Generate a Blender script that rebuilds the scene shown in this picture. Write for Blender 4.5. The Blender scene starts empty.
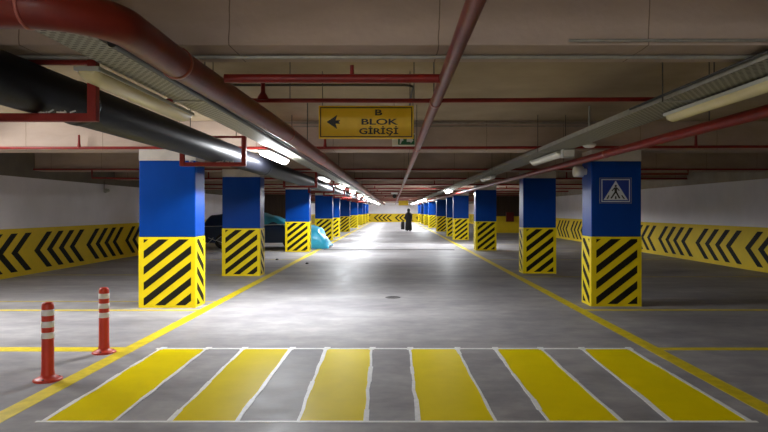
import bpy, bmesh, math, random
from mathutils import Vector, Matrix
R = random.Random(7)
SC = bpy.context.scene
COL = SC.collection
PI = math.pi
# ------------------------------------------------------------------ camera, world, exposure
F, CX, CY, EYE = 597.0, 393.0, 210.5, 1.5
cam_d = bpy.data.cameras.new('camera'); cam = bpy.data.objects.new('camera', cam_d); COL.objects.link(cam)
cam.location = (0, 0, EYE); cam.rotation_euler = (PI/2, 0, 0)
cam_d.sensor_width = 36; cam_d.sensor_fit = 'HORIZONTAL'; cam_d.lens = 36*F/768
cam_d.shift_x = (384-CX)/768; cam_d.shift_y = (CY-216)/768
cam_d.clip_start = .05; cam_d.clip_end = 300
SC.camera = cam
w = bpy.data.worlds.new('world'); SC.world = w; w.use_nodes = True
w.node_tree.nodes['Background'].inputs[0].default_value = (.5, .5, .6, 1)
w.node_tree.nodes['Background'].inputs[1].default_value = 0.02
vs = SC.view_settings
vs.view_transform = 'Standard'; vs.look = 'None'; vs.gamma = 1; vs.exposure = 0.32; vs.use_curve_mapping = False
LAMP = 215.0            # radiance of a lit tube cover
# ------------------------------------------------------------------ helpers
def XH(px, py, y):     # real sideways position and height of something seen at (px,py) that stands y metres away
    return (px-CX)/F*y, EYE-(py-CY)/F*y
def YF(py, h=0.0):     # distance of something seen at row py that is h above the floor
    return F*(EYE-h)/(py-CY)

class MB:
    def __init__(s): s.v=[]; s.f=[]; s.m=[]; s.sm=[]
    def add(s, vs_, fs, mi=0, smooth=False):
        b=len(s.v); s.v+= [tuple(p) for p in vs_]
        for f in fs: s.f.append([b+i for i in f]); s.m.append(mi); s.sm.append(smooth)
    def box(s, x0,x1,y0,y1,z0,z1, mi=0):
        v=[(x0,y0,z0),(x1,y0,z0),(x1,y1,z0),(x0,y1,z0),(x0,y0,z1),(x1,y0,z1),(x1,y1,z1),(x0,y1,z1)]
        s.add(v, [(0,3,2,1),(4,5,6,7),(0,1,5,4),(1,2,6,5),(2,3,7,6),(3,0,4,7)], mi); return s
    def cbox(s, c, d, mi=0):
        return s.box(c[0]-d[0]/2,c[0]+d[0]/2,c[1]-d[1]/2,c[1]+d[1]/2,c[2]-d[2]/2,c[2]+d[2]/2,mi)
    def tube(s, pts, r, n=16, mi=0, caps=True):
        pts=[Vector(p) for p in pts]
        rr = r if isinstance(r,(list,tuple)) else [r]*len(pts)
        ts=[]
        for i in range(len(pts)):
            a = pts[max(i-1,0)]; b = pts[min(i+1,len(pts)-1)]
            t=(b-a); ts.append(t.normalized() if t.length>1e-9 else Vector((0,0,1)))
        u = ts[0].orthogonal().normalized(); rings=[]; vv=[]
        for i,p in enumerate(pts):
            u = (u - ts[i]*u.dot(ts[i])).normalized(); w_ = ts[i].cross(u)
            for k in range(n):
                a=2*PI*k/n; vv.append(p+(u*math.cos(a)+w_*math.sin(a))*rr[i])
        fs=[]
        for i in range(len(pts)-1):
            for k in range(n):
                fs.append((i*n+k, i*n+(k+1)%n, (i+1)*n+(k+1)%n, (i+1)*n+k))
        s.add(vv, fs, mi, True)
        if caps:
            s.add(vv[:n], [tuple(reversed(range(n)))], mi); s.add(vv[-n:], [tuple(range(n))], mi)
        return s
    def lathe(s, c, prof, n=24, mi=0):      # prof: (radius, height)
        vv=[]; fs=[]
        for (r_,z_) in prof:
            for k in range(n):
                a=2*PI*k/n; vv.append((c[0]+r_*math.cos(a), c[1]+r_*math.sin(a), c[2]+z_))
        for i in range(len(prof)-1):
            for k in range(n): fs.append((i*n+k, i*n+(k+1)%n, (i+1)*n+(k+1)%n, (i+1)*n+k))
        s.add(vv, fs, mi, True)
        s.add(vv[:n], [tuple(reversed(range(n)))], mi); s.add(vv[-n:], [tuple(range(n))], mi)
        return s
    def prism(s, poly, fn, t, mi=0):        # poly 2D, fn(a,b,d)->xyz, thickness t
        n=len(poly); vv=[fn(a,b,0) for a,b in poly]+[fn(a,b,t) for a,b in poly]
        fs=[tuple(range(n)), tuple(reversed(range(n,2*n)))]+[(i,i+n,(i+1)%n+n,(i+1)%n) for i in range(n)]
        s.add(vv, fs, mi); return s
    def build(s, name, mats, parent=None, bevel=0, loc=None):
        me=bpy.data.meshes.new(name); me.from_pydata(s.v,[],s.f)
        for m_ in (mats if isinstance(mats,(list,tuple)) else [mats]): me.materials.append(m_)
        me.polygons.foreach_set('material_index', s.m); me.polygons.foreach_set('use_smooth', s.sm)
        bm=bmesh.new(); bm.from_mesh(me); bmesh.ops.recalc_face_normals(bm, faces=bm.faces); bm.to_mesh(me); bm.free()
        me.update()
        o=bpy.data.objects.new(name, me); COL.objects.link(o)
        if parent: o.parent=parent
        if loc: o.location=loc
        if bevel:
            b=o.modifiers.new('bevel','BEVEL'); b.width=bevel; b.segments=2; b.limit_method='ANGLE'
        return o

def tag(o, label=None, cat=None, group=None, kind=None):
    if label: o['label']=label
    if cat: o['category']=cat
    if group: o['group']=group
    if kind: o['kind']=kind
    return o
def empty(name, loc=(0,0,0), label=None, cat=None, group=None, kind=None, rz=0):
    o=bpy.data.objects.new(name,None); COL.objects.link(o); o.location=loc; o.rotation_euler=(0,0,rz); o.empty_display_size=.1
    return tag(o,label,cat,group,kind)
def copy_tree(o, parent=None):
    c=o.copy(); COL.objects.link(c)
    if parent is not None: c.parent=parent
    for ch in list(o.children): copy_tree(ch, c)
    return c
def arc(c, a, b, r, n=8):   # quarter bend: starts at c+a*r, ends at c+b*r, where a,b unit vectors from the bend centre
    c=Vector(c);a=Vector(a);b=Vector(b)
    return [c+(a*math.cos(t)+b*math.sin(t))*r for t in [PI/2*i/n for i in range(n+1)]]

# ------------------------------------------------------------------ materials
def mat(name, col, rough=.6, metal=0, var=.0, scale=8, bump=0, bscale=60, emit=0, ecol=None, col2=None, spec=None, rvar=0, stretch=None, coat=0):
    m=bpy.data.materials.new(name); m.use_nodes=True; nt=m.node_tree; N=nt.nodes; L=nt.links
    p=N['Principled BSDF']; p.inputs['Roughness'].default_value=rough; p.inputs['Metallic'].default_value=metal
    p.inputs['Base Color'].default_value=(*col,1)
    if spec is not None: p.inputs['Specular IOR Level'].default_value=spec
    if coat: p.inputs['Coat Weight'].default_value=coat; p.inputs['Coat Roughness'].default_value=.12
    tc=N.new('ShaderNodeTexCoord'); src=tc.outputs['Object']
    if stretch:
        mp=N.new('ShaderNodeMapping'); mp.inputs['Scale'].default_value=stretch; L.new(src,mp.inputs[0]); src=mp.outputs[0]
    if var or col2 or rvar:
        n=N.new('ShaderNodeTexNoise'); n.inputs['Scale'].default_value=scale; n.inputs['Detail'].default_value=6; n.inputs['Roughness'].default_value=.6
        L.new(src,n.inputs['Vector'])
        r_=N.new('ShaderNodeValToRGB'); r_.color_ramp.elements[0].position=.32; r_.color_ramp.elements[1].position=.68
        c2 = col2 or tuple(min(1,c*(1+var)) for c in col); c1 = col if col2 else tuple(c*(1-var) for c in col)
        r_.color_ramp.elements[0].color=(*c1,1); r_.color_ramp.elements[1].color=(*c2,1)
        L.new(n.outputs['Fac'],r_.inputs[0]); L.new(r_.outputs[0],p.inputs['Base Color'])
        if rvar:
            mr=N.new('ShaderNodeMapRange'); mr.inputs[1].default_value=.3; mr.inputs[2].default_value=.7
            mr.inputs[3].default_value=max(.03,rough-rvar); mr.inputs[4].default_value=rough+rvar
            L.new(n.outputs['Fac'],mr.inputs[0]); L.new(mr.outputs[0],p.inputs['Roughness'])
    if bump:
        n2=N.new('ShaderNodeTexNoise'); n2.inputs['Scale'].default_value=bscale; n2.inputs['Detail'].default_value=4
        L.new(tc.outputs['Object'],n2.inputs['Vector'])
        b=N.new('ShaderNodeBump'); b.inputs['Strength'].default_value=bump; b.inputs['Distance'].default_value=.01
        L.new(n2.outputs['Fac'],b.inputs['Height']); L.new(b.outputs[0],p.inputs['Normal'])
    if emit:
        p.inputs['Emission Color'].default_value=(*(ecol or col),1); p.inputs['Emission Strength'].default_value=emit
    return m

def concrete_ceiling():
    m=mat('raw ceiling concrete',(.41,.32,.26),.85,spec=.1,var=.18,scale=1.3,bump=.25,bscale=25,stretch=(.6,1,1.6))
    nt=m.node_tree; N=nt.nodes; L=nt.links; p=N['Principled BSDF']
    base=p.inputs['Base Color'].links[0].from_socket
    tc=N.new('ShaderNodeTexCoord'); sx=N.new('ShaderNodeSeparateXYZ'); L.new(tc.outputs['Object'],sx.inputs[0])
    nz=N.new('ShaderNodeTexNoise'); nz.inputs['Scale'].default_value=3
    ad=N.new('ShaderNodeMath'); ad.operation='MULTIPLY_ADD'; ad.inputs[1].default_value=.02; L.new(nz.outputs['Fac'],ad.inputs[0]); L.new(sx.outputs[0],ad.inputs[2])
    a2=N.new('ShaderNodeMath'); a2.operation='ADD'; a2.inputs[1].default_value=60.94-.01; L.new(ad.outputs[0],a2.inputs[0])
    md=N.new('ShaderNodeMath'); md.operation='MODULO'; md.inputs[1].default_value=1.2; L.new(a2.outputs[0],md.inputs[0])
    lt=N.new('ShaderNodeMath'); lt.operation='LESS_THAN'; lt.inputs[1].default_value=.007; L.new(md.outputs[0],lt.inputs[0])
    mx=N.new('ShaderNodeMix'); mx.data_type='RGBA'; mx.blend_type='MULTIPLY'; mx.inputs['B'].default_value=(.45,.42,.4,1)
    L.new(lt.outputs[0],mx.inputs['Factor']); L.new(base,mx.inputs['A']); L.new(mx.outputs['Result'],p.inputs['Base Color'])
    return m

def floor_mat():
    m=bpy.data.materials.new('power floated floor concrete'); m.use_nodes=True; nt=m.node_tree; N=nt.nodes; L=nt.links
    p=N['Principled BSDF']; tc=N.new('ShaderNodeTexCoord')
    def noise(sc,stretch,det=6):
        mp=N.new('ShaderNodeMapping'); mp.inputs['Scale'].default_value=stretch; L.new(tc.outputs['Object'],mp.inputs[0])
        n=N.new('ShaderNodeTexNoise'); n.inputs['Scale'].default_value=sc; n.inputs['Detail'].default_value=det; n.inputs['Roughness'].default_value=.62
        L.new(mp.outputs[0],n.inputs['Vector']); return n.outputs['Fac']
    a=noise(.9,(.45,1,1)); b=noise(3.5,(1,1.3,1)); c=noise(40,(1,1,1),3)
    r=N.new('ShaderNodeValToRGB'); e=r.color_ramp.elements; e[0].position=.3; e[1].position=.7
    e[0].color=(.26,.25,.26,1); e[1].color=(.46,.445,.445,1); L.new(a,r.inputs[0])
    r2=N.new('ShaderNodeValToRGB'); e=r2.color_ramp.elements; e[0].position=.3; e[1].position=.7
    e[0].color=(.62,.62,.64,1); e[1].color=(1.12,1.1,1.08,1); L.new(b,r2.inputs[0])
    mx=N.new('ShaderNodeMix'); mx.data_type='RGBA'; mx.blend_type='MULTIPLY'; mx.inputs['Factor'].default_value=.8
    L.new(r.outputs[0],mx.inputs['A']); L.new(r2.outputs[0],mx.inputs['B']); L.new(mx.outputs['Result'],p.inputs['Base Color'])
    mr=N.new('ShaderNodeMapRange'); mr.inputs[1].default_value=.3; mr.inputs[2].default_value=.7; mr.inputs[3].default_value=.42; mr.inputs[4].default_value=.62
    L.new(b,mr.inputs[0]); L.new(mr.outputs[0],p.inputs['Roughness'])
    bp=N.new('ShaderNodeBump'); bp.inputs['Strength'].default_value=.06; bp.inputs['Distance'].default_value=.004
    d=noise(7,(.6,1.2,1)); L.new(d,bp.inputs['Height']); L.new(bp.outputs[0],p.inputs['Normal'])
    p.inputs['Specular IOR Level'].default_value=.13
    return m

def perforated(name, col):
    m=mat(name,col,.65,metal=.2); nt=m.node_tree; N=nt.nodes; L=nt.links; p=N['Principled BSDF']
    tc=N.new('ShaderNodeTexCoord'); br=N.new('ShaderNodeTexBrick'); br.offset=.5
    br.inputs['Scale'].default_value=1; br.inputs['Brick Width'].default_value=.05; br.inputs['Row Height'].default_value=.035
    br.inputs['Mortar Size'].default_value=.011; br.inputs['Mortar Smooth'].default_value=.1
    br.inputs['Color1'].default_value=(.03,.03,.03,1); br.inputs['Color2'].default_value=(.04,.035,.03,1); br.inputs['Mortar'].default_value=(*col,1)
    L.new(tc.outputs['Object'],br.inputs['Vector']); L.new(br.outputs['Color'],p.inputs['Base Color'])
    return m

M=dict(
 ceil=concrete_ceiling(), floor=floor_mat(),
 slab=mat('ceiling slab concrete',(.36,.285,.19),.85,spec=.1,var=.16,scale=1.1,bump=.2,bscale=25),
 wall=mat('white wall paint',(.84,.81,.85),.7,var=.06,scale=.8,bump=.05),
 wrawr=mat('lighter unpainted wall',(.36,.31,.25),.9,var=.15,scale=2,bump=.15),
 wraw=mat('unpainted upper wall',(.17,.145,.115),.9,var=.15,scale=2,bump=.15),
 ctop=mat('bare column concrete',(.50,.46,.42),.85,var=.12,scale=4,bump=.15),
 blue=mat('gloss blue paint',(.0012,.044,.27),.3,var=.05,scale=3,spec=.16),
 yel=mat('gloss yellow paint',(.86,.66,.008),.4,var=.05,scale=5,spec=.2),
 wyel=mat('wall yellow paint',(.80,.57,.02),.6,var=.05,scale=3,spec=.25),
 blk=mat('black hazard paint',(.014,.013,.008),.6,var=.2,scale=5,spec=.12),
 fyel=mat('wet yellow floor paint',(.84,.66,.0),.38,var=.04,scale=3,spec=.04),
 lyel=mat('worn yellow line paint',(.74,.57,.01),.5,var=.16,scale=9),
 fyel2=mat('dull yellow line paint',(.52,.40,.04),.55,var=.22,scale=7),
 fwht=mat('white tape paint',(.85,.85,.83),.5,var=.1,scale=20),
 red=mat('red oxide pipe paint',(.15,.014,.006),.4,spec=.3,var=.18,scale=6,bump=.08,bscale=30),
 red2=mat('red sprinkler pipe paint',(.20,.012,.009),.4,spec=.3,var=.15,scale=9),
 redf=mat('red steel frame paint',(.25,.025,.02),.5,spec=.25,var=.15,scale=9),
 collar=mat('pipe joint collar',(.30,.07,.045),.35,var=.2,scale=9),
 bpipe=mat('black drain pipe plastic',(.005,.0055,.009),.45,var=.3,scale=3,bump=.1,bscale=12,spec=.07),
 galv=mat('galvanised steel',(.34,.33,.29),.45,metal=.5,var=.15,scale=12),
 perf=perforated('perforated tray steel',(.34,.33,.27)),
 cab=mat('black cable sheath',(.015,.015,.016),.5),
 cabg=mat('grey cable sheath',(.25,.25,.24),.5),
 cond=mat('grey conduit',(.26,.22,.18),.5,var=.2),
 rod=mat('dark threaded rod',(.07,.06,.05),.5,metal=.4),
 lbody=mat('lamp housing',(.42,.42,.38),.5),
 loff=mat('unlit yellowed lamp cover',(.72,.64,.36),.25,var=.05,scale=4,spec=.6),
 loffw=mat('unlit white lamp cover',(.80,.79,.70),.25),
 lon=mat('lit lamp cover',(.95,.97,1),.4,emit=LAMP,ecol=(.93,.96,1)),
 ldim=mat('failing lamp cover',(.95,.97,1),.4,emit=3,ecol=(.93,.96,1)),
 signy=mat('sign yellow face',(.88,.57,.012),.4,var=.04),
 signb=mat('sign black ink',(.012,.012,.010),.45),
 white=mat('white plastic',(.75,.75,.72),.4),
 green=mat('exit sign green',(.01,.12,.06),.4),
 bollr=mat('red bollard rubber',(.62,.045,.02),.42,var=.06,scale=10),
 bollw=mat('white reflective band',(.85,.83,.82),.4),
 tarp=mat('blue tarpaulin',(.03,.36,.55),.33,var=.2,scale=3,bump=.5,bscale=9),
 tyre=mat('tyre rubber',(.012,.012,.013),.7),
 cardark=mat('navy car paint',(.010,.035,.11),.4),
 rope=mat('white rope',(.7,.72,.74),.7),
 hub=mat('wheel metal',(.12,.12,.13),.35,metal=.8),
 coat=mat('black coat cloth',(.010,.010,.011),.8),
 skin=mat('skin',(.45,.27,.19),.6),
 bag=mat('black bag cloth',(.013,.013,.016),.6),
 brown=mat('brown boarding and unlit wall',(.085,.055,.038),.7,var=.25,scale=2,stretch=(6,1,.4)),
 signblue=mat('sign blue face',(.008,.035,.26),.35),
 signw=mat('sign reflective white',(.62,.66,.72),.35),
 dark=mat('dark joint filler',(.04,.038,.036),.8),
 iron=mat('cast iron cover',(.07,.065,.06),.5,metal=.5),
 redbox=mat('fire cabinet red',(.16,.01,.008),.4),
 stone=mat('dark rubble crumb',(.05,.045,.04),.9),
)
# ------------------------------------------------------------------ setting
XL, XR, YB, YE = -8.53, 9.0, -7.0, 78.0
SLAB, BB, PT, YT = 2.90, 2.445, 2.27, 1.09      # slab underside, beam underside, paint top, yellow top
def struct(o): o['kind']='structure'; return o
fl = struct(MB().box(XL-.3,XR+.3,YB-.3,YE+.3,-.3,0).build('floor',M['floor']))
struct(MB().box(XL-.3,XR+.3,YB-.3,YE+.3,SLAB,SLAB+.3).build('ceiling',M['slab']))

def chevron(mb, t, d, fn, mi):
    a,b,mid = .11,.98,.545
    for hh in (b,a):
        mb.add([fn(t,mid),fn(t+d*.52,hh),fn(t+d*.76,hh),fn(t+d*.24,mid)],[(0,1,2,3)],mi)
def side_wall(name, x0, x1, face, inward, tips, d):
    mb=MB(); xa,xb=min(x0,x1),max(x0,x1)
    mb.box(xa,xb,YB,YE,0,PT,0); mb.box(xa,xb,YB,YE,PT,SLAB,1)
    e=.003*inward
    mb.box(min(face,face+e),max(face,face+e),YB,YE,0,YT,2)
    fn=lambda y,h: (face+e*1.7, y, h)
    for t in tips: chevron(mb,t,d,fn,3)
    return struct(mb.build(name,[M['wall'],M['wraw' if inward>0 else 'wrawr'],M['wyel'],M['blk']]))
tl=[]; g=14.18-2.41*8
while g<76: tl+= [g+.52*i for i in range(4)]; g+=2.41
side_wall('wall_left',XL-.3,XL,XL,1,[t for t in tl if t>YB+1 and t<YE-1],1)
tr=[]; g=16.14-2.5*9
while g<75: tr+= [g+.54*i for i in range(4)]; g+=2.5
side_wall('wall_right',XR,XR+.3,XR,-1,[t for t in tr if t>YB+1 and t<YE-1],-1)
mb=MB(); mb.box(XL,XR,YE,YE+.3,0,PT,0); mb.box(XL,XR,YE,YE+.3,PT,SLAB,0); mb.box(XL,XR,YE-.003,YE,0,YT,2)
x=XL+.5
while x<XR-2:
    for i in range(4): chevron(mb,x+.56*i,1,lambda a,h:(a,YE-.006,h),3)
    x+=2.75
struct(mb.build('wall_back',[M['wall'],M['wraw'],M['wyel'],M['blk']]))
mb=MB(); mb.box(XL,XR,YB-.3,YB,0,PT,0); mb.box(XL,XR,YB-.3,YB,PT,SLAB,1); mb.box(XL,XR,YB,YB+.003,0,YT,2)
struct(mb.build('wall_front',[M['wall'],M['wraw'],M['wyel'],M['blk']]))
# brown boarded partition at the back of the bays on the left side
mb=MB(); mb.box(XL,-5.2,36,36.12,0,SLAB-.001)
for i in range(17): mb.box(XL+.02+i*.195,XL+.19+i*.195,35.97,36,.02,2.6)
struct(mb.build('wall_partition',M['brown']))
mb=MB(); mb.box(5.6,XR,40,40.12,1.12,SLAB-.001); mb.box(5.6,XR,40,40.12,0,1.12,1)  # dark brown wall added where the right bays are only unlit
struct(mb.build('wall_dark_screen',[M['brown'],M['wyel'],M['blk']]))

COLY=[9.33,14.21,22.4,30.6,34.5,42.5,52.1,60.0,66.0,74.0]
BEAMY=[3.41,9.33,14.21,18.3,22.4,26.5,30.6,34.5,38.5,42.5,47.3,52.1,56.0,60.0,63.0,66.0,70.0,74.0]
for y in [-5.0,-.8]+BEAMY:
    struct(MB().box(XL,XR,y,y+(.40 if y<9 else .45),BB,SLAB).build('beam',M['ceil'],bevel=.008))

# ------------------------------------------------------------------ floor markings (parts of the floor)
def fpoly(mb, pts, z0=.0, t=.002, mi=0): mb.prism(pts, lambda a,b,d:(a,b,z0+d), t, mi)
def fpart(name, mb, m, z=0.0, label=None):
    o=mb.build(name,m,fl); 
    if label: o['label']=label
    return o
NEAR, FAR = 421.5, 348.8
stripes=[((161,206.5),(43,114)),((243,291),(169,237)),((326,371.5),(298,366)),((409.5,457),(418,496)),((495,540.5),(549,622)),((582,629),(671,750))]
def fx(px,py): yy=YF(py); return ((px-CX)/F*yy, yy)
def wobble(a,b,n,amp):
    out=[]
    for i in range(n+1):
        t=i/n; j=0 if i in (0,n) else R.uniform(-amp,amp)
        out.append((a[0]+(b[0]-a[0])*t+j, a[1]+(b[1]-a[1])*t))
    return out
for k,((f0,f1),(n0,n1)) in enumerate(stripes):
    A=fx(n0,NEAR); B=fx(n1,NEAR); C=fx(f1,FAR); D=fx(f0,FAR)
    rt=wobble(B,C,9,.008); lf=wobble(D,A,9,.008)
    n=10; mb=MB(); L_=list(reversed(lf))
    for i in range(9):
        fpoly(mb,[L_[i],rt[i],rt[i+1],L_[i+1]],0,.002)
    st=fpart('crosswalk_stripe',mb,M['fyel'])
    mb=MB(); wd=.014
    for side in (L_,rt):
        for i in range(9):
            a,b=side[i],side[i+1]; w1=wd*R.uniform(.7,1.5)
            fpoly(mb,[(a[0]-w1,a[1]),(a[0]+w1,a[1]),(b[0]+w1,b[1]),(b[0]-w1,b[1])],0,.0035)
        e=side[-1]; fpoly(mb,[(e[0]-.03,e[1]-.05),(e[0]+.03,e[1]-.05),(e[0]+.045,e[1]+.07),(e[0]-.02,e[1]+.07)],0,.0038)
    mb.build('white_edging',M['fwht'],st)
ya=YF(NEAR); yb=YF(FAR)
mb=MB(); fpoly(mb,[(fx(36,NEAR)[0],ya-.018),(fx(757,NEAR)[0],ya-.018),(fx(757,NEAR)[0],ya+.01),(fx(36,NEAR)[0],ya+.01)],0,.0026)
fpart('white_border_line',mb,M['fwht'])
mb=MB(); fpoly(mb,[(fx(156,FAR)[0],yb-.02),(fx(633,FAR)[0],yb-.02),(fx(633,FAR)[0],yb+.03),(fx(156,FAR)[0],yb+.03)],0,.0026)
fpart('white_border_line',mb,M['fwht'])
for s,xc in ((-1,-2.85),(1,2.82)):
    mb=MB(); fpoly(mb,[(xc-.08,YB+.2),(xc+.08,YB+.2),(xc+.08,YE-.2),(xc-.08,YE-.2)],0,.0015)
    fpart('lane_edge_line',mb,M['lyel'])
for (y,wd,m_) in ((6.45,.2,'lyel'),(8.98,.1,'lyel'),(9.84,.07,'fyel2'),(13.9,.1,'fyel2'),(18.2,.1,'fyel2'),(22.1,.1,'fyel2'),(26.5,.1,'fyel2'),(30.3,.1,'fyel2')):
    mb=MB(); fpoly(mb,[(XL+.1,y-wd/2),(-2.93,y-wd/2),(-2.93,y+wd/2),(XL+.1,y+wd/2)],0,.001); fpart('parking_bay_line',mb,M[m_])
for (y,wd,m_) in ((6.47,.12,'lyel'),(9.0,.12,'lyel'),(13.5,.1,'fyel2'),(18.2,.1,'fyel2'),(22.1,.1,'fyel2'),(26.5,.1,'fyel2'),(30.3,.1,'fyel2')):
    mb=MB(); fpoly(mb,[(2.90,y-wd/2),(XR-.1,y-wd/2),(XR-.1,y+wd/2),(2.90,y+wd/2)],0,.001); fpart('parking_bay_line',mb,M[m_])
mb=MB(); fpoly(mb,wobble((-2.65,22.6),(2.35,22.6),20,0)+list(reversed([(x_,y_+.42+R.uniform(-.05,.05)) for x_,y_ in wobble((-2.65,22.6),(2.35,22.6),20,0)])),0,.001); fpart('expansion_joint',mb,M['dark'])
mb=MB(); mb.lathe((0,10.3,0),[(.13,0),(.13,.004),(.10,.006),(.10,.004),(.02,.004)],24); fpart('drain_cover',mb,M['iron'])

# ------------------------------------------------------------------ columns
def clip(poly, ax, lim, keep_less):
    out=[]
    for i in range(len(poly)):
        p,q=poly[i],poly[(i+1)%len(poly)]
        ip=(p[ax]<=lim) if keep_less else (p[ax]>=lim); iq=(q[ax]<=lim) if keep_less else (q[ax]>=lim)
        if ip: out.append(p)
        if ip!=iq:
            t=(lim-p[ax])/(q[ax]-p[ax]); out.append((p[0]+(q[0]-p[0])*t, p[1]+(q[1]-p[1])*t))
    return out
def stripes_on(mb, w, fn, flip):
    a0,a1,b0,b1=.075,w-.065,.04,YT-.035
    sl=.78
    for k in range(-5,6):
        z0=.762+.243*k-.0*sl; z1=z0+.122
        P=[(0,z0-sl*.085),(w,z0+sl*(w-.085)),(w,z1+sl*(w-.085)),(0,z1-sl*.085)]
        for ax,l,kl in ((0,a0,False),(0,a1,True),(1,b0,False),(1,b1,True)):
            if P: P=clip(P,ax,l,kl)
        if len(P)>2:
            P=[((w-a) if flip else a,b) for a,b in P]
            mb.add([fn(a,b) for a,b in P],[tuple(range(len(P)))],1)
def make_column(side, wx, dy=.46):
    root=empty('painted_column')
    # local: front left corner of front face at x=0, y=0
    MB().box(0,wx,0,dy,PT,BB).build('bare_concrete_top',M['ctop'],root)
    MB().box(0,wx,0,dy,YT,PT).build('blue_section',M['blue'],root,bevel=.012)
    mb=MB(); e=.004; mb.box(-e,wx+e,-e,dy+e,0,YT,0); e2=.006
    aisle_flip = (side<0)
    stripes_on(mb,wx,lambda a,b:(a,-e2,b),False)
    stripes_on(mb,wx,lambda a,b:(wx-a,dy+e2,b),False)
    # side faces: parameter a runs with depth
    stripes_on(mb,dy,lambda a,b:(wx+e2,a,b),side<0)
    stripes_on(mb,dy,lambda a,b:(-e2,a,b),side<0)
    mb.build('striped_base',[M['yel'],M['blk']],root)
    return root
ORD=['first','second','third','fourth','fifth','sixth','seventh','eighth','ninth','tenth']
pl=make_column(-1,.87); pr=make_column(1,.78)
LCY=[9.2,13.68,21.7,30.0,34.0,42.0,51.5,60.0,66.0,74.0]
for i,y in enumerate(COLY):
    o=pl if i==0 else copy_tree(pl); o.location=(-3.045-.87,LCY[i],0)
    tag(o,f'blue column with yellow and black striped base, {ORD[i]} from the camera in the left row','column','columns left of the aisle','thing')
    o=pr if i==0 else copy_tree(pr); o.location=(3.10,y,0)
    lab=f'blue column with striped base, {ORD[i]} from the camera in the right row'
    if i==0: lab='nearest right-hand blue striped column, carrying the pedestrian crossing sign'
    tag(o,lab,'column','columns right of the aisle','thing')

# pedestrian crossing sign
sx,sh=XH(615.3,190.6,9.33)
ps=empty('pedestrian_sign',(sx,9.33-.001,sh),'square blue sign with white triangle and walking figure on the right column','sign')
MB().prism([(-.25,-.2),(.25,-.2),(.25,.2),(-.25,.2)],lambda a,b,d:(a,-d,b),.012).build('backing_plate',M['galv'],ps)
MB().prism([(-.243,-.193),(.243,-.193),(.243,.193),(-.243,.193)],lambda a,b,d:(a,-.012-d,b),.003).build('blue_face',M['signblue'],ps)
mb=MB()
def frame(mb,w,h,t,y0,d=.002,mi=0):
    f=lambda a,b,dd:(a,y0-dd,b)
    for p in ([(-w,h-t),(w,h-t),(w,h),(-w,h)],[(-w,-h),(w,-h),(w,-h+t),(-w,-h+t)],[(-w,-h+t),(-w+t,-h+t),(-w+t,h-t),(-w,h-t)],[(w-t,-h+t),(w,-h+t),(w,h-t),(w-t,h-t)]): mb.prism(p,f,d,mi)
frame(mb,.222,.178,.014,-.015); mb.build('white_border',M['signw'],ps)
tri=MB().prism([(-.19,-.148),(.19,-.148),(0,.155)],lambda a,b,d:(a,-.015-d,b),.002).build('white_triangle',M['signw'],ps)
mb=MB(); f=lambda a,b,d:(a,-.017-d,b)
mb.prism([(.018*math.cos(t)+.0,.018*math.sin(t)+.072) for t in [2*PI*i/10 for i in range(10)]],f,.002)
for P in ([(-.022,.05),(.022,.05),(.018,-.03),(-.018,-.03)],[(-.02,.05),(-.012,.035),(-.055,-.012),(-.064,0)],[(.02,.05),(.012,.035),(.052,-.008),(.06,.004)],
          [(-.018,-.02),(.004,-.03),(-.062,-.125),(-.085,-.12)],[(.018,-.02),(-.004,-.03),(.05,-.125),(.074,-.12)],
          [(-.145,-.13),(-.12,-.13),(-.098,-.075),(-.112,-.07)],[(.145,-.13),(.12,-.13),(.085,-.075),(.1,-.07)],[(-.014,-.13),(.014,-.13),(.008,-.085),(-.008,-.085)]): mb.prism(P,f,.002)
mb.build('walking_figure',M['signb'],ps)

# ------------------------------------------------------------------ big red main pipe with elbow (left)
def ring(mb,c,ax,r,w,mi=0,n=24):
    c=Vector(c); a=Vector(ax)*w/2; mb.tube([c-a,c-a*.6,c+a*.6,c+a],[r*.97,r,r,r*.97],n,mi)
PX,PZ,PR=-1.09,2.29,.082
mp=empty('red_main_pipe',(PX,2.5,PZ),'thick dark red water main bending away overhead at upper left','pipe')
P=[(PX,76,PZ)]+[(PX,y,PZ) for y in (60,40,20,8,6)]+[(-1.14,4,PZ),(-1.16,3.2,PZ),(-1.155,2.62,PZ)]
P+=[tuple(v) for v in arc((-1.155-.30,2.62,PZ),(1,0,0),(0,-1,0),.30,12)][1:]
P+=[(-1.50,2.32,PZ)]+[tuple(v) for v in arc((-1.52,2.32,PZ+.12),(0,0,-1),(-1,0,0),.12,8)]+[(-1.64,2.32,SLAB)]
loc=lambda pts:[(p[0]-PX,p[1]-2.5,p[2]-PZ) for p in pts]
MB().tube(loc(P),PR,28).build('pipe_run',M['red'],mp)
for y in (3.2,6.1,9.1,12.5,16,20,24,28,33,38,45,52,60):
    mb=MB(); ring(mb,((-1.16-PX) if y==3.2 else 0,y-2.5,0),(0,1,0),PR+.007,.03); mb.build('joint_collar',M['collar'],mp)
mb=MB(); ring(mb,(-1.42-PX,2.32-2.5,0),(1,0,0),PR+.005,.012); mb.build('joint_collar',M['collar'],mp)
for y in (7.6,12.0,17,21,25,29,33):
    MB().tube([(0,y-2.5,.05),(0,y-2.5,SLAB-PZ)],.006,8).build('hanger_rod',M['rod'],mp)

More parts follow.
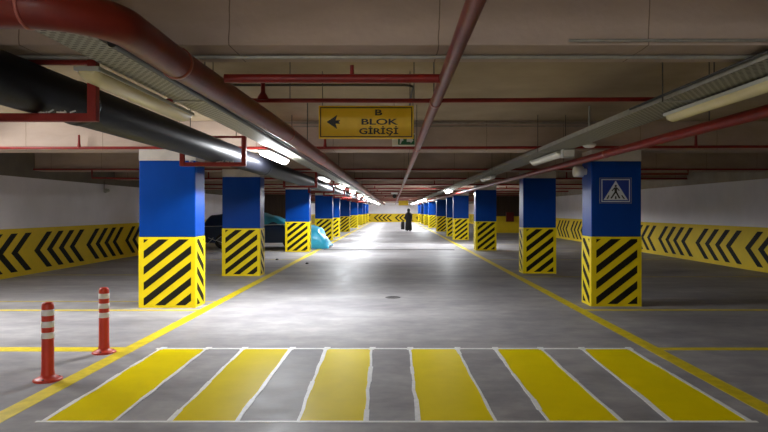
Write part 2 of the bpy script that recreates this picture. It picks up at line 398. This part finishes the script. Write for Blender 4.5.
# centre red pipe and its cross branch
QX,QZ=.315,2.30
cp=empty('red_sprinkler_main',(QX,3,QZ),'slim red sprinkler pipe running down the aisle above the yellow sign','pipe')
MB().tube([(0,-9.5,0),(0,-2,0),(0,10,0),(0,30,0),(0,72,0)],.038,20).build('pipe_run',M['red'],cp)
for y in (4.42,7.7,12.3,17,21,25.1,29.1,33):
    mb=MB(); ring(mb,(0,y-3,0),(0,1,0),.044,.06,n=20); mb.build('joint_collar',M['collar'],cp)
for y in (4.6,7.9,12,17):
    MB().tube([(0,y-3,.03),(0,y-3,SLAB-QZ)],.005,8).build('hanger_rod',M['rod'],cp)
bx=empty('red_cross_pipe',(PX,3.62,2.3),'short red pipe joining the thick main to the sprinkler pipe','pipe','red cross pipes')
MB().tube([(.07,0,0),(QX-PX-.03,0,0)],.027,18).build('pipe_run',M['red2'],bx)
u=XH(352,68,3.62)[0]-PX
mb=MB(); mb.tube([(u,0,.02),(u,0,.05),(u,0,.08)],[.014,.012,.012],12); mb.build('upright_sprinkler',M['red2'],bx)
# second cross pipe
y2=5.15; h2=XH(0,100.5,y2)[1]
q=empty('red_cross_pipe',(-1.95,y2,h2),'long thin red pipe crossing just above the yellow sign','pipe','red cross pipes')
xe=XH(676,98,y2)[0]
MB().tube([(0,0,0),(2.2,0,-.002),(xe+1.95,0,.012)],.019,14).build('pipe_run',M['red2'],q)
u=XH(263,90,y2)[0]+1.95
MB().tube([(u,0,.0),(u,0,.03),(u,0,.055),(u,0,.07),(u,0,.16)],[.055,.045,.03,.02,.018],14).build('upright_sprinkler',M['red2'],q)
for px in (290,213,414):
    MB().tube([(XH(px,0,y2)[0]+1.95,0,.01),(XH(px,0,y2)[0]+1.95,0,SLAB-h2)],.004,8).build('hanger_rod',M['rod'],q)
# cross pipes below each beam
for i,y in enumerate(BEAMY[1:14]):
    yy=y-.13; hh=2.465 if i==0 else 2.47
    lab=f'thin red sprinkler branch in front of the {ORD[i] if i<10 else ["eleventh","twelfth","thirteenth"][i-10]} ceiling beam beyond the yellow sign'
    q=empty('red_branch_pipe',(XL+.05,yy,hh),lab,'pipe','red branch pipes in front of the beams')
    W=XR-XL-.1
    MB().tube([(0,0,0),(W*.5,0,0),(W,0,.03 if i==0 else 0)],.022 if i<2 else .026,12).build('pipe_run',M['red2'],q)
    for px in ([79,325,696] if i==0 else [3,330,510]):
        xx=XH(px,0,yy)[0] if i<2 else R.choice([-6,-1,2,5])+R.uniform(-.5,.5)
        MB().tube([(xx-XL-.05,0,0),(xx-XL-.05,0,.08),(xx-XL-.05,0,.2)],[.03,.02,.016],10).build('upright_sprinkler',M['red2'],q)
# dropped conduit loops by the side walls
def wire(name,pts,r,m,label,cat='pipe',group=None):
    o=empty(name,pts[0],label,cat,group); p0=Vector(pts[0])
    MB().tube([Vector(p)-p0 for p in pts],r,10).build('pipe_run',M[m],o); return o
y=14.08
a=XH(92,168,y);b=XH(92,178,y);c=XH(139,178.5,y)
wire('red_drop_pipe',[(a[0],y,2.46),(b[0],y,b[1]),(c[0]-.05,y,c[1])],.02,'red2','thin red pipe stepping down beside the nearest left column',group='red drop pipes')
a=XH(688,165,y);b=XH(688,174,y);c=XH(641,174,y)
wire('red_drop_pipe',[(a[0],y,2.46),(b[0],y,b[1]),(c[0],y,c[1])],.02,'red2','thin dark red pipe stepping down beside the pedestrian sign column',group='red drop pipes')
wire('grey_conduit',[(XL+.02,3.62,BB-.015),(0,3.62,BB-.015),(XR-.02,3.62,BB-.015)],.012,'galv','thin grey conduit along the underside of the nearest beam','conduit','grey conduits')
wire('grey_conduit',[(1.0,3.39,BB+.02),(XR-.02,3.39,BB+.03)],.009,'galv','thin grey conduit on the face of the nearest beam, right side','conduit','grey conduits')
wire('grey_conduit',[(-2.1,6.6,2.885),(.1,6.6,2.885)]+[tuple(v) for v in arc((.1,6.72,2.885),(0,-1,0),(1,0,0),.12,6)]+[(.22,7.9,2.885)],.012,'rod','dark conduit with a bend on the slab above the yellow sign','conduit','grey conduits')
for px in (275,331,406):
    pass
wire('grey_conduit',[(-2.5,9.30,2.86),(3.5,9.30,2.86)],.013,'cond','grey conduit along the top of the beam over the first columns','conduit','grey conduits')
wire('grey_conduit',[(-2.5,9.30,2.81),(3.5,9.30,2.81)],.010,'cond','lower grey conduit on the beam over the first columns','conduit','grey conduits')

# right red pipe
rp=empty('red_side_pipe',(2.86,2,2.26),'red pipe running along the right row of columns below the tray','pipe')
MB().tube([(0,-8,0),(0,10,0),(0,30,0),(0,74,0)],.05,20).build('pipe_run',M['red2'],rp)
for y in (2.2,6.0,10.5,16,24,32):
    mb=MB(); ring(mb,(0,y,0),(0,1,0),.056,.06,n=20); mb.build('joint_collar',M['collar'],rp)
for y in (3.4,8.0,13,19,27):
    MB().tube([(0,y,.04),(0,y,SLAB-2.26)],.005,8).build('hanger_rod',M['rod'],rp)

# ------------------------------------------------------------------ black drain pipe and red hanger frames
bp=empty('black_drain_pipe',(-2.25,2,2.262),'fat black drain pipe hung beside the left columns','pipe')
MB().tube([(0,-6,0),(0,0,0),(0,8,0),(0,20,0),(0,40,0),(0,58,0)],.152,36).build('pipe_run',M['bpipe'],bp)
for y in (4.25,10.3,16,22,30):
    mb=MB(); ring(mb,(0,y-2,0),(0,1,0),.158,.09,n=36); mb.build('joint_collar',M['bpipe'],bp)
    for a in (.1,.9):
        mb=MB(); mb.lathe((.155*math.cos(a),y-2+.0,.155*math.sin(a)),[(.012,-.01),(.012,.006),(.006,.01)],10); mb.build('clamp_bolt',M['hub'],bp)
def hframe(y,i):
    x0,x1=-2.66,-1.88; zb,zt=2.058,2.436
    words_=['nearest, largest red steel frame carrying the black pipe at far left','red steel frame carrying the black pipe above the nearest left column']
    lab=words_[i] if i<2 else f'small red steel frame around the black pipe, {ORD[i]} from the camera'
    o=empty('pipe_hanger_frame',((x0+x1)/2,y,zb),lab,'hanger frame','red hanger frames'); W=(x1-x0)/2; H=zt-zb
    MB().box(-W,W,-.025,.025,-.0,.05).build('lower_bar',M['redf'],o,bevel=.004)
    MB().box(-W,W,-.02,.02,H-.02,H+.005).build('upper_bar',M['redf'],o,bevel=.004)
    for s in (-1,1): MB().box(s*W-.028,s*W+.028,-.03,.02,.0,H+.005).build('post',M['redf'],o,bevel=.004)
    for s in (-1,1): MB().tube([(s*(W-.1),0,H),(s*(W-.1),0,SLAB-zb)],.006,8).build('hanger_rod',M['rod'],o)
    if i<2:
        for c in (-.28,.1,.22):
            mb=MB(); 
            for k in range(5):
                p=Vector((c+R.uniform(-.03,.03),-.012+R.uniform(-.01,.01),.055))
                mb.tube([p,p+Vector((R.uniform(-.05,.05),R.uniform(-.01,.01),R.uniform(.0,.018)))],.005,6)
            mb.build('white_packing',M['white'],o)
for i,y in enumerate((3.75,7.54,14.6,18.9,23.0,27.0,31.2,35,39,43)): hframe(y,i)

# ------------------------------------------------------------------ cable trays, cables
def tray(x0,x1,z0,y0,y1,label):
    o=empty('cable_tray',((x0+x1)/2,y0,z0),label,'cable tray','cable trays'); w=(x1-x0)/2; L_=y1-y0
    MB().box(-w,w,0,L_,0,.004).build('perforated_bed',M['perf'],o)
    for s in (-1,1): MB().box(s*w-.002,s*w+.002,0,L_,0,.05).build('side_rail',M['galv'],o)
    k=0; y=4.7-y0
    while y<min(L_,40):
        mb=MB(); mb.cbox((0,y,-.006),(2*w+.01,.04,.010)); mb.build('support_bracket',M['galv'],o)
        for s in (-1,1): MB().tube([(s*(w+.008),y,-.01),(s*(w+.008),y,SLAB-z0)],.005,8).build('hanger_rod',M['rod'],o)
        y+=4.05
    return o
tray(-1.72,-1.49,2.365,2.82,76,'perforated steel cable tray beside the thick red main, left of the aisle')
tray(2.13,2.52,2.365,-6.5,76,'grey cable tray over the right side of the aisle')
def cable(x,z,y0,y1,r,m,label,grp):
    pts=[]; n=24
    for i in range(n+1):
        t=(i/n)**2; pts.append((x+R.uniform(-.003,.003),y0+(y1-y0)*t,z+R.uniform(0,.004)))
    o=wire('tray_cable',pts,r,m,label,'cable',grp)
for x,m_,r in ((-1.52,'cab',.013),(-1.56,'cab',.013),(-1.60,'cabg',.012),(-1.64,'cab',.013),(-1.68,'cabg',.01)):
    cable(x,2.372+r,2.9,70,r,m_,'thin cable lying along the bed of the left cable tray','cables in the left tray')
for x,m_,r in ((2.2,'cab',.014),(2.27,'cabg',.012),(2.34,'cab',.014),(2.43,'cabg',.012)):
    cable(x,2.372+r,-6,70,r,m_,'thin cable lying along the bed of the right cable tray','cables in the right tray')
# dark cable slung on the aisle side of the left tray
wire('slung_cable',[(-1.435,3.05,2.36),(-1.43,4,2.352),(-1.432,6,2.36),(-1.43,7.2,2.35),(-1.432,9,2.355),(-1.432,20,2.36),(-1.432,60,2.36)],.027,'cab','thick black cable slung along the edge of the left cable tray','cable')
wire('slung_cable',[(-1.37,3.05,2.355),(-1.37,5,2.36),(-1.368,9,2.35),(-1.37,16,2.36),(-1.37,60,2.355)],.022,'cab','second thick black cable beside the left tray, next to the thick red main','cable')
wire('slung_cable',[(2.105,-6,2.40),(2.105,4,2.395),(2.105,5.3,2.40)],.010,'cab','thin black cable along the outer edge of the right tray, near end','cable')
# junction box, detector dome, cylinder on the right tray
jx,jh=XH(568,139,8.35)
jb=empty('junction_box',(2.46,8.4,2.30),'grey junction box under the right tray beside the white dome','junction box')
MB().cbox((0,0,0),(.17,.12,.12)).build('housing',M['lbody'],jb,bevel=.008); MB().cbox((0,-.063,0),(.14,.008,.09)).build('lid',M['white'],jb)
dx,dh_=XH(585,141,8.0)
sd=empty('smoke_detector',(2.63,8.0,2.43),'white domed detector hanging beside the right cable tray','detector')
MB().lathe((0,0,0),[(.03,-.02),(.09,-.04),(.09,-.06),(.06,-.085),(.02,-.09)],20).build('dome',M['white'],sd)
MB().lathe((0,0,0),[(.03,-.02),(.03,.0),(.012,.0),(.012,SLAB-2.43)],16).build('stem',M['lbody'],sd)
cx_,ch_=XH(577,172.5,9.6)
cy_=empty('white_sounder',(3.09,9.55,2.12),'white cylinder fixed to the aisle side of the pedestrian sign column','sounder')
MB().tube([(0,0,0),(-.05,0,0),(-.055,0,0),(-.19,0,0),(-.20,0,0)],[.05,.05,.085,.085,.07],24).build('horn',M['white'],cy_)

# ------------------------------------------------------------------ batten lamps
def lamp(kind):
    o=empty('batten_lamp'); L_=1.68; w=.075
    MB().box(-w,w,-L_/2,L_/2,-.028,0).build('housing',M['lbody'],o,bevel=.006)
    n=12; mb=MB(); rings=[]
    vv=[]; secs=[(-L_/2+.01,.25),(-L_/2+.03,.7),(-L_/2+.08,1),(L_/2-.08,1),(L_/2-.03,.7),(L_/2-.01,.25)]
    for (yy,s) in secs:
        for k in range(n+1):
            a=PI*k/n; vv.append((-math.cos(a)*(w-.006)*(.6+.4*s), yy, -.028-math.sin(a)*.06*s))
    fs=[(i*(n+1)+k,i*(n+1)+k+1,(i+1)*(n+1)+k+1,(i+1)*(n+1)+k) for i in range(len(secs)-1) for k in range(n)]
    mb.add(vv,fs,0,True); mb.add(vv[:n+1],[tuple(range(n+1))]); mb.add(vv[-(n+1):],[tuple(range(n+1))])
    d=mb.build('tube_cover',M[{'on':'lon','off':'loff','offw':'loffw','dim':'ldim'}[kind]],o)
    for s in (-1,1): MB().cbox((0,s*.45,.008),(.03,.03,.016)).build('mounting_clip',M['galv'],o)
    return o
protos={}
def place(kind,x,y,label,group,z=2.344,wide=1.0):
    if kind not in protos: o=lamp(kind); protos[kind]=o
    else: o=copy_tree(protos[kind])
    o.location=(x,y,z); o.scale=(wide,1,1); tag(o,label,'lamp',group)
place('off',-1.79,4.32,'unlit yellowed tube lamp under the left tray, nearest the camera','unlit tube lamps')
place('on',-1.78,9.02,'glowing tube lamp beside the black pipe, nearest lit lamp on the left','lit tube lamps left of the aisle')
place('dim',-1.77,15.4,'faintly glowing tube lamp behind the nearest lit lamp, left tray','lit tube lamps left of the aisle')
for i,y in enumerate((20.3,26,32,38,44.5,51,58,66,73)):
    place('on',-1.77,y,f'distant lit tube lamp under the left tray, {ORD[i+1]} lit lamp from the camera','lit tube lamps left of the aisle')
place('off',2.40,4.35,'unlit yellowed tube lamp under the right tray, nearest the camera','unlit tube lamps',wide=.72)
place('offw',2.40,9.35,'unlit white tube lamp under the right tray near the junction box','unlit tube lamps')
place('offw',2.40,15.1,'unlit tube lamp under the right tray beyond the junction box','unlit tube lamps')
for i,y in enumerate((25.5,45,52,60,67,73.5)):
    place('on',2.38,y,f'distant lit tube lamp under the right tray, {ORD[i]} lit lamp from the camera','lit tube lamps right of the aisle')
place('on',-1.77,-1.8,'lit tube lamp behind the camera position on the left side','lamps behind the camera',2.43)
place('on',-1.77,-5.2,'lit tube lamp far behind the camera position on the left side','lamps behind the camera')
place('on',-6.4,7.4,'added unseen tube lamp on the slab over the left parking bay, outside the picture','added lamps outside the picture',2.86)  # unseen lamp added to brighten the left wall and beam face

# ------------------------------------------------------------------ signs
sg=empty('direction_sign',(XH(366.2,0,6)[0],6.0,XH(0,122.2,6)[1]),'yellow hanging sign with left arrow reading B BLOK GİRİŞİ','sign')
W,H=.478,.166
MB().prism([(-W,-H),(W,-H),(W,H),(-W,H)],lambda a,b,d:(a,.02-d,b),.02).build('panel',M['signy'],sg,bevel=.003)
mb=MB(); frame(mb,W-.015,H-.015,.010,0,.002); mb.build('black_border',M['signb'],sg)
k=.01005; ax=326.6-366.2
mb=MB(); z0=(122.2-122.0)*k
pt=lambda dx,dy:((ax+dx)*k,z0-dy*k)
A=[pt(0,0),pt(10.6,-7),pt(9,-1.6),pt(13.7,-1.9),pt(12.2,0),pt(13.7,1.9),pt(9,1.6),pt(10.6,7)]
mb.prism([A[0],A[1],A[2],A[6],A[7]],lambda a,b,d:(a,-d,b),.002); mb.prism([A[2],A[3],A[4],A[5],A[6]],lambda a,b,d:(a,-d,b),.002)
mb.build('arrow',M['signb'],sg)
def text(body,cx_,cy_,wpx,hpx,parent,m,name='lettering',kk=k,x0=366.2,y0=122.2,yoff=-.0008,bold=.024):
    cu=bpy.data.curves.new(name,'FONT'); cu.body=body; cu.align_x='CENTER'; cu.size=1; cu.offset=bold; cu.extrude=.0
    o=bpy.data.objects.new(name,cu); COL.objects.link(o); cu.materials.append(m)
    bpy.context.view_layer.update()
    cap=.72; d=o.dimensions.x
    sx_=wpx*kk/d; sy_=hpx*kk/cap
    o.parent=parent; o.rotation_euler=(PI/2,0,0); o.scale=(sx_,sy_,1)
    o.location=((cx_-x0)*kk, yoff-.001, (y0-cy_)*kk-hpx*kk/2)
    bpy.context.view_layer.update()
    dg=bpy.context.evaluated_depsgraph_get(); me=bpy.data.meshes.new_from_object(o.evaluated_get(dg))
    q=bpy.data.objects.new(name,me); COL.objects.link(q); q.parent=parent; q.rotation_euler=o.rotation_euler; q.scale=o.scale; q.location=o.location
    bpy.data.objects.remove(o); return q
text('B',378.3,112.3,7.2,5.8,sg,M['signb'])
text('BLOK',379,121.6,36.5,5.8,sg,M['signb'])
text('GİRİŞİ',378.7,131,39,5.8,sg,M['signb'])
for s in (-.44,.44): MB().tube([(s,.01,H),(s,.01,SLAB-XH(0,122.2,6)[1])],.004,8).build('hanger_rod',M['rod'],sg)
y=7.6; x0,_=XH(403.5,0,y); h0=XH(0,139.8,y)[1]
es=empty('exit_sign',(x0,y,h0),'small green and white exit sign half hidden behind the yellow sign','sign')
MB().cbox((0,0,0),(.29,.05,.16)).build('housing',M['white'],es,bevel=.004)
mb=MB(); mb.cbox((.035,-.027,0),(.21,.004,.13)); mb.build('green_face',M['green'],es)
mb=MB(); mb.prism([(0,-.02),(.05,-.02),(.05,-.04),(.085,0),(.05,.04),(.05,.02),(0,.02)],lambda a,b,d:(a+.04,-.03-d,b-.01),.002)
mb.prism([(-.05,-.045),(-.035,-.045),(-.02,-.01),(0,.0),(-.01,.03),(-.035,.04),(-.045,.01)],lambda a,b,d:(a,-.03-d,b-.01),.002)
mb.build('pictogram',M['signw'],es)
for s in (-.12,.12): MB().tube([(s,0,.07),(s,0,SLAB-h0)],.004,8).build('hanger_rod',M['rod'],es)
y=38; x0,h0=XH(403.5,203,y)
s2=empty('far_hanging_sign',(x0,y,h0),'small distant yellow hanging sign above the person','sign')
MB().cbox((0,0,0),(.62,.03,.30)).build('panel',M['signy'],s2,bevel=.004)
for s in (-.28,.28): MB().tube([(s,0,.14),(s,0,SLAB-h0)],.006,8).build('hanger_rod',M['rod'],s2)
y=33; x0,h0=XH(394.5,195,y)
s3=empty('ceiling_fan_unit',(x0,y,h0),'small white and dark box hanging over the far end of the aisle','ventilation unit')
MB().cbox((0,0,.14),(.36,.3,.20)).build('white_housing',M['white'],s3,bevel=.01)
MB().tube([(0,-.2,-.07),(0,.2,-.07)],.11,20).build('dark_duct',M['cab'],s3)
for s in (-.15,.15): MB().tube([(s,0,.18),(s,0,SLAB-h0)],.006,8).build('hanger_rod',M['rod'],s3)

# ------------------------------------------------------------------ bollards
def bollard(x,y,lab):
    o=empty('flexible_bollard',(x,y,0),lab,'bollard','red and white bollards')
    MB().lathe((0,0,0),[(.118,0),(.118,.012),(.10,.022),(.065,.035),(.056,.05)],32).build('base_flange',M['bollr'],o)
    r=.050
    MB().lathe((0,0,0),[(.056,.045),(r+.001,.10),(r,.30),(r,.60),(r,.655),(r*.93,.675),(r*.75,.687),(r*.35,.691)],32).build('post',M['bollr'],o)
    for z in (.40,.497,.60): MB().lathe((0,0,0),[(r+.0003,z-.027),(r+.003,z-.025),(r+.003,z+.025),(r+.0003,z+.027)],32).build('white_band',M['bollw'],o)
    for a in (.6,2.7,4.8): MB().lathe((.088*math.cos(a),.088*math.sin(a),.018),[(.012,0),(.012,.008),(.005,.012)],10).build('anchor_bolt',M['iron'],o)
bollard(XH(47.8,0,5.28)[0],5.28,'nearer red and white banded bollard at the lower left')
bollard(XH(104,0,6.30)[0],6.30,'farther red and white banded bollard at the crossing corner')

# ------------------------------------------------------------------ covered car
car=empty('covered_car',(-5.1,24.1,0),'car wrapped in a blue tarpaulin behind the left columns','car')
X0,X1=-5.35,-2.5; nx,nt=70,40
keys=[(-7.75,.62),(-7.6,.95),(-7.2,1.36),(-6.4,1.45),(-5.4,1.43),(-4.8,1.30),(-4.1,1.02),(-3.3,.90),(-2.95,.80),(-2.7,.45),(-2.5,.12)]
def interp(x):
    for (a,ha),(b,hb) in zip(keys,keys[1:]):
        if a<=x<=b:
            t=(x-a)/(b-a); t=t*t*(3-2*t); return ha+(hb-ha)*t
    return keys[-1][1]
rr=random.Random(3); ph=[rr.uniform(0,6) for _ in range(8)]
vv=[];fs=[]
for i in range(nx+1):
    x=X0+(X1-X0)*i/nx; h=interp(x); lo=(.98+.07*math.sin(9*x)) if x<-4.3 else ((.98+.07*math.sin(9*x))*max(0,1-(x+4.3)/.9)+.02); lo=min(lo,h-.1)
    for j in range(nt+1):
        a=PI*j/nt; c=math.cos(a); s=math.sin(a)
        ww=.86+.05*math.sin(x*3); e=.45
        yy=-math.copysign(abs(c)**e,c)*ww; zz=lo+(h-lo)*(s**.6 if s>0 else 0)
        if zz>.85: yy*=1-.22*(zz-.85)/.6
        fold=.028*math.sin(7*x+ph[0]+2*c)+.02*math.sin(17*x+ph[1]+4*zz)+.015*math.sin(11*zz+5*x)
        yy+=math.copysign(fold*(1.2-zz*.5),yy) if abs(c)>.3 else 0
        zz+=.012*math.sin(6*x+4*yy)
        if zz<.01: zz=.01
        vv.append((x+.03*math.sin(9*zz+3*yy)*(1 if X0+.2<x<X1-.05 else 0)+5.1, yy, zz))
for i in range(nx):
    for j in range(nt): fs.append((i*(nt+1)+j,i*(nt+1)+j+1,(i+1)*(nt+1)+j+1,(i+1)*(nt+1)+j))
mb=MB(); mb.add(vv,fs,0,True)
mb.build('tarpaulin_cover',M['tarp'],car)
vv=[];fs=[]
for i in range(nx+1):
    x=-7.75+4.75*i/nx; h=interp(x)-.035; t=i/nx
    for j in range(nt+1):
        a=PI*j/nt; c=math.cos(a); sn=math.sin(a); zz=.24+(h-.24)*sn**.6
        yy=-math.copysign(abs(c)**.4,c)*.84*(1-.12*max(0,1-t*12)-.10*max(0,t*10-9))
        if zz>.85: yy*=1-.24*(zz-.85)/.6
        vv.append((x+5.1,yy,zz))
for i in range(nx):
    for j in range(nt): fs.append((i*(nt+1)+j,i*(nt+1)+j+1,(i+1)*(nt+1)+j+1,(i+1)*(nt+1)+j))
mb=MB(); mb.add(vv,fs,0,True); mb.add(vv[:nt+1],[tuple(range(nt+1))]); mb.add(vv[-(nt+1):],[tuple(range(nt+1))])
for i in range(nx): mb.add([vv[i*(nt+1)],vv[i*(nt+1)+nt],vv[(i+1)*(nt+1)+nt],vv[(i+1)*(nt+1)]],[(0,1,2,3)])
mb.build('car_body',M['cardark'],car)
for wx in (-1.55,1.1):
    for wy in (-.74,.74):
        wh=MB().tube([(wx,wy-.1,.31),(wx,wy-.08,.31),(wx,wy+.08,.31),(wx,wy+.1,.31)],[.27,.31,.31,.27],28).build('wheel',M['tyre'],car)
        MB().tube([(wx,wy-.108,.31),(wx,wy+.108,.31)],.17,20).build('wheel_rim',M['hub'],wh)
mb=MB(); mb.tube([(-2.3,-.99,.88),(-1.2,-.99,.9),(0,-.99,.93),(.7,-.98,.96),(1.2,-.97,.97)],.016,8); mb.build('tie_rope',M['rope'],car)
mb=MB()
for k in range(4):
    p=Vector((-2.35+.3*k,-1.0,.35+.1*(k%2))); mb.tube([p,p+Vector((.3,-.02,-.12)),p+Vector((.5,0,.1-.05*k))],.012,6)
mb.build('loose_rope',M['rope'],car)

# fire cabinet on the added dark wall, small box on left wall
x0,h0=XH(510,217,39.85)
fc=empty('fire_cabinet',(x0,39.895,h0),'small red fire cabinet in the dark gap between right columns','fire cabinet')
MB().cbox((0,0,0),(.5,.2,.62)).build('cabinet_box',M['redbox'],fc,bevel=.01); MB().cbox((.0,-.105,0),(.42,.01,.52)).build('cabinet_door',M['redbox'],fc)
x0=XL; y=17.6; h=XH(0,190.5,y)[1]
wb=empty('wall_camera',(XL,y,h),'small grey camera bracketed high on the left wall','camera')
MB().cbox((.05,0,.04),(.10,.03,.03)).build('bracket',M['galv'],wb); MB().tube([(.12,.02,0),(.14,-.2,-.03)],.05,16).build('camera_body',M['lbody'],wb)
MB().tube([(.015,0,.04),(.015,0,.30)],.012,8).build('feed_conduit',M['rod'],wb)
for px,py in ((277,260),(307,264)):
    x0,y0=fx(px,py); mb=MB(); mb.lathe((0,0,0),[(.03,0),(.05,.015),(.035,.035),(.01,.045)],7)
    o=mb.build('floor_crumb',M['stone'],loc=(x0,y0,0)); tag(o,'tiny dark crumb of rubble on the floor near the left lane line','rubble','rubble crumbs')

# ------------------------------------------------------------------ person and bag
YP=43.7; xp=XH(408.6,0,YP)[0]
pe=empty('person',(xp,YP,0),'person in a long black coat and headscarf walking down the aisle','person')
def skinned(name,verts,edges,rad,m,parent):
    me=bpy.data.meshes.new(name); me.from_pydata(verts,edges,[]); me.materials.append(m)
    o=bpy.data.objects.new(name,me); COL.objects.link(o); o.parent=parent
    md=o.modifiers.new('skin','SKIN'); me.skin_vertices.new() if not me.skin_vertices else None
    for i,r_ in enumerate(rad): me.skin_vertices[0].data[i].radius=(r_,r_) if not isinstance(r_,tuple) else r_
    me.skin_vertices[0].data[0].use_root=True; md.use_smooth_shade=True
    s=o.modifiers.new('sub','SUBSURF'); s.levels=s.render_levels=2
    return o
V=[(0,0,.86),(0,0,1.02),(0,-.01,1.2),(0,-.01,1.3),(0,-.01,1.38),(0,-.02,1.47),(0,-.02,1.55),
   (-.15,0,1.27),(-.21,.02,1.02),(-.23,-.04,.80),(.15,0,1.27),(.21,.04,1.03),(.20,-.06,.82),
   (-.09,0,.80),(-.10,-.06,.45),(-.10,.08,.08),(-.10,-.06,.035),(.09,0,.80),(.09,.02,.45),(.09,-.10,.08),(.09,-.23,.035)]
E=[(0,1),(1,2),(2,3),(3,4),(4,5),(5,6),(3,7),(7,8),(8,9),(3,10),(10,11),(11,12),(0,13),(13,14),(14,15),(15,16),(0,17),(17,18),(18,19),(19,20)]
RD=[.14,.12,.14,.10,.055,.085,.07,.06,.045,.03,.06,.045,.03,.085,.055,.04,.035,.085,.055,.04,.035]
skinned('body',V,E,RD,M['skin'],pe)
prof=[(.235,.05),(.245,.3),(.225,.6),(.20,.85),(.185,1.0),(.195,1.15),(.20,1.25),(.16,1.34),(.08,1.38)]
vv=[];n=36
for (r_,z_) in prof:
    for k in range(n):
        a=2*PI*k/n; q=1+.06*math.sin(7*a)*max(0,(1-z_)); vv.append((r_*q*math.cos(a),r_*q*.72*math.sin(a),z_))
fs=[(i*n+k,i*n+(k+1)%n,(i+1)*n+(k+1)%n,(i+1)*n+k) for i in range(len(prof)-1) for k in range(n)]
mb=MB(); mb.add(vv,fs,0,True)
for s,el,ha in ((-1,(-.225,.02,1.02),(-.24,-.05,.83)),(1,(.225,.04,1.03),(.21,-.07,.85))):
    mb.tube([(s*.12,0,1.30),(s*.17,0,1.24),el,ha],[.05,.075,.065,.055],14)
mb.build('long_coat',M['coat'],pe)
mb=MB(); mb.lathe((0,.0,0),[(.15,1.27),(.13,1.34),(.09,1.39),(.105,1.45),(.112,1.53),(.095,1.60),(.05,1.645),(.01,1.65)],24); mb.build('headscarf',M['coat'],pe)
for s,x_ in ((-1,-.10),(1,.09)):
    yy=(-.02 if s<0 else -.17); mb=MB(); mb.box(x_-.05,x_+.05,yy-.12,yy+.14,0,.09); mb.build('shoe',M['coat'],pe,bevel=.03)
bg=empty('shopping_bag',(xp-.43,YP-.05,.12),'black bag carried low beside the person in the black coat','bag')
mb=MB(); mb.lathe((0,0,0),[(.12,0),(.14,.05),(.14,.3),(.13,.5),(.09,.58)],20); mb.build('bag_body',M['bag'],bg)
mb=MB(); mb.tube([(-.02,0,.55),(.04,0,.68),(.12,0,.72),(.14,0,.66),(.08,0,.56)],.014,8); mb.build('bag_handle',M['bag'],bg)
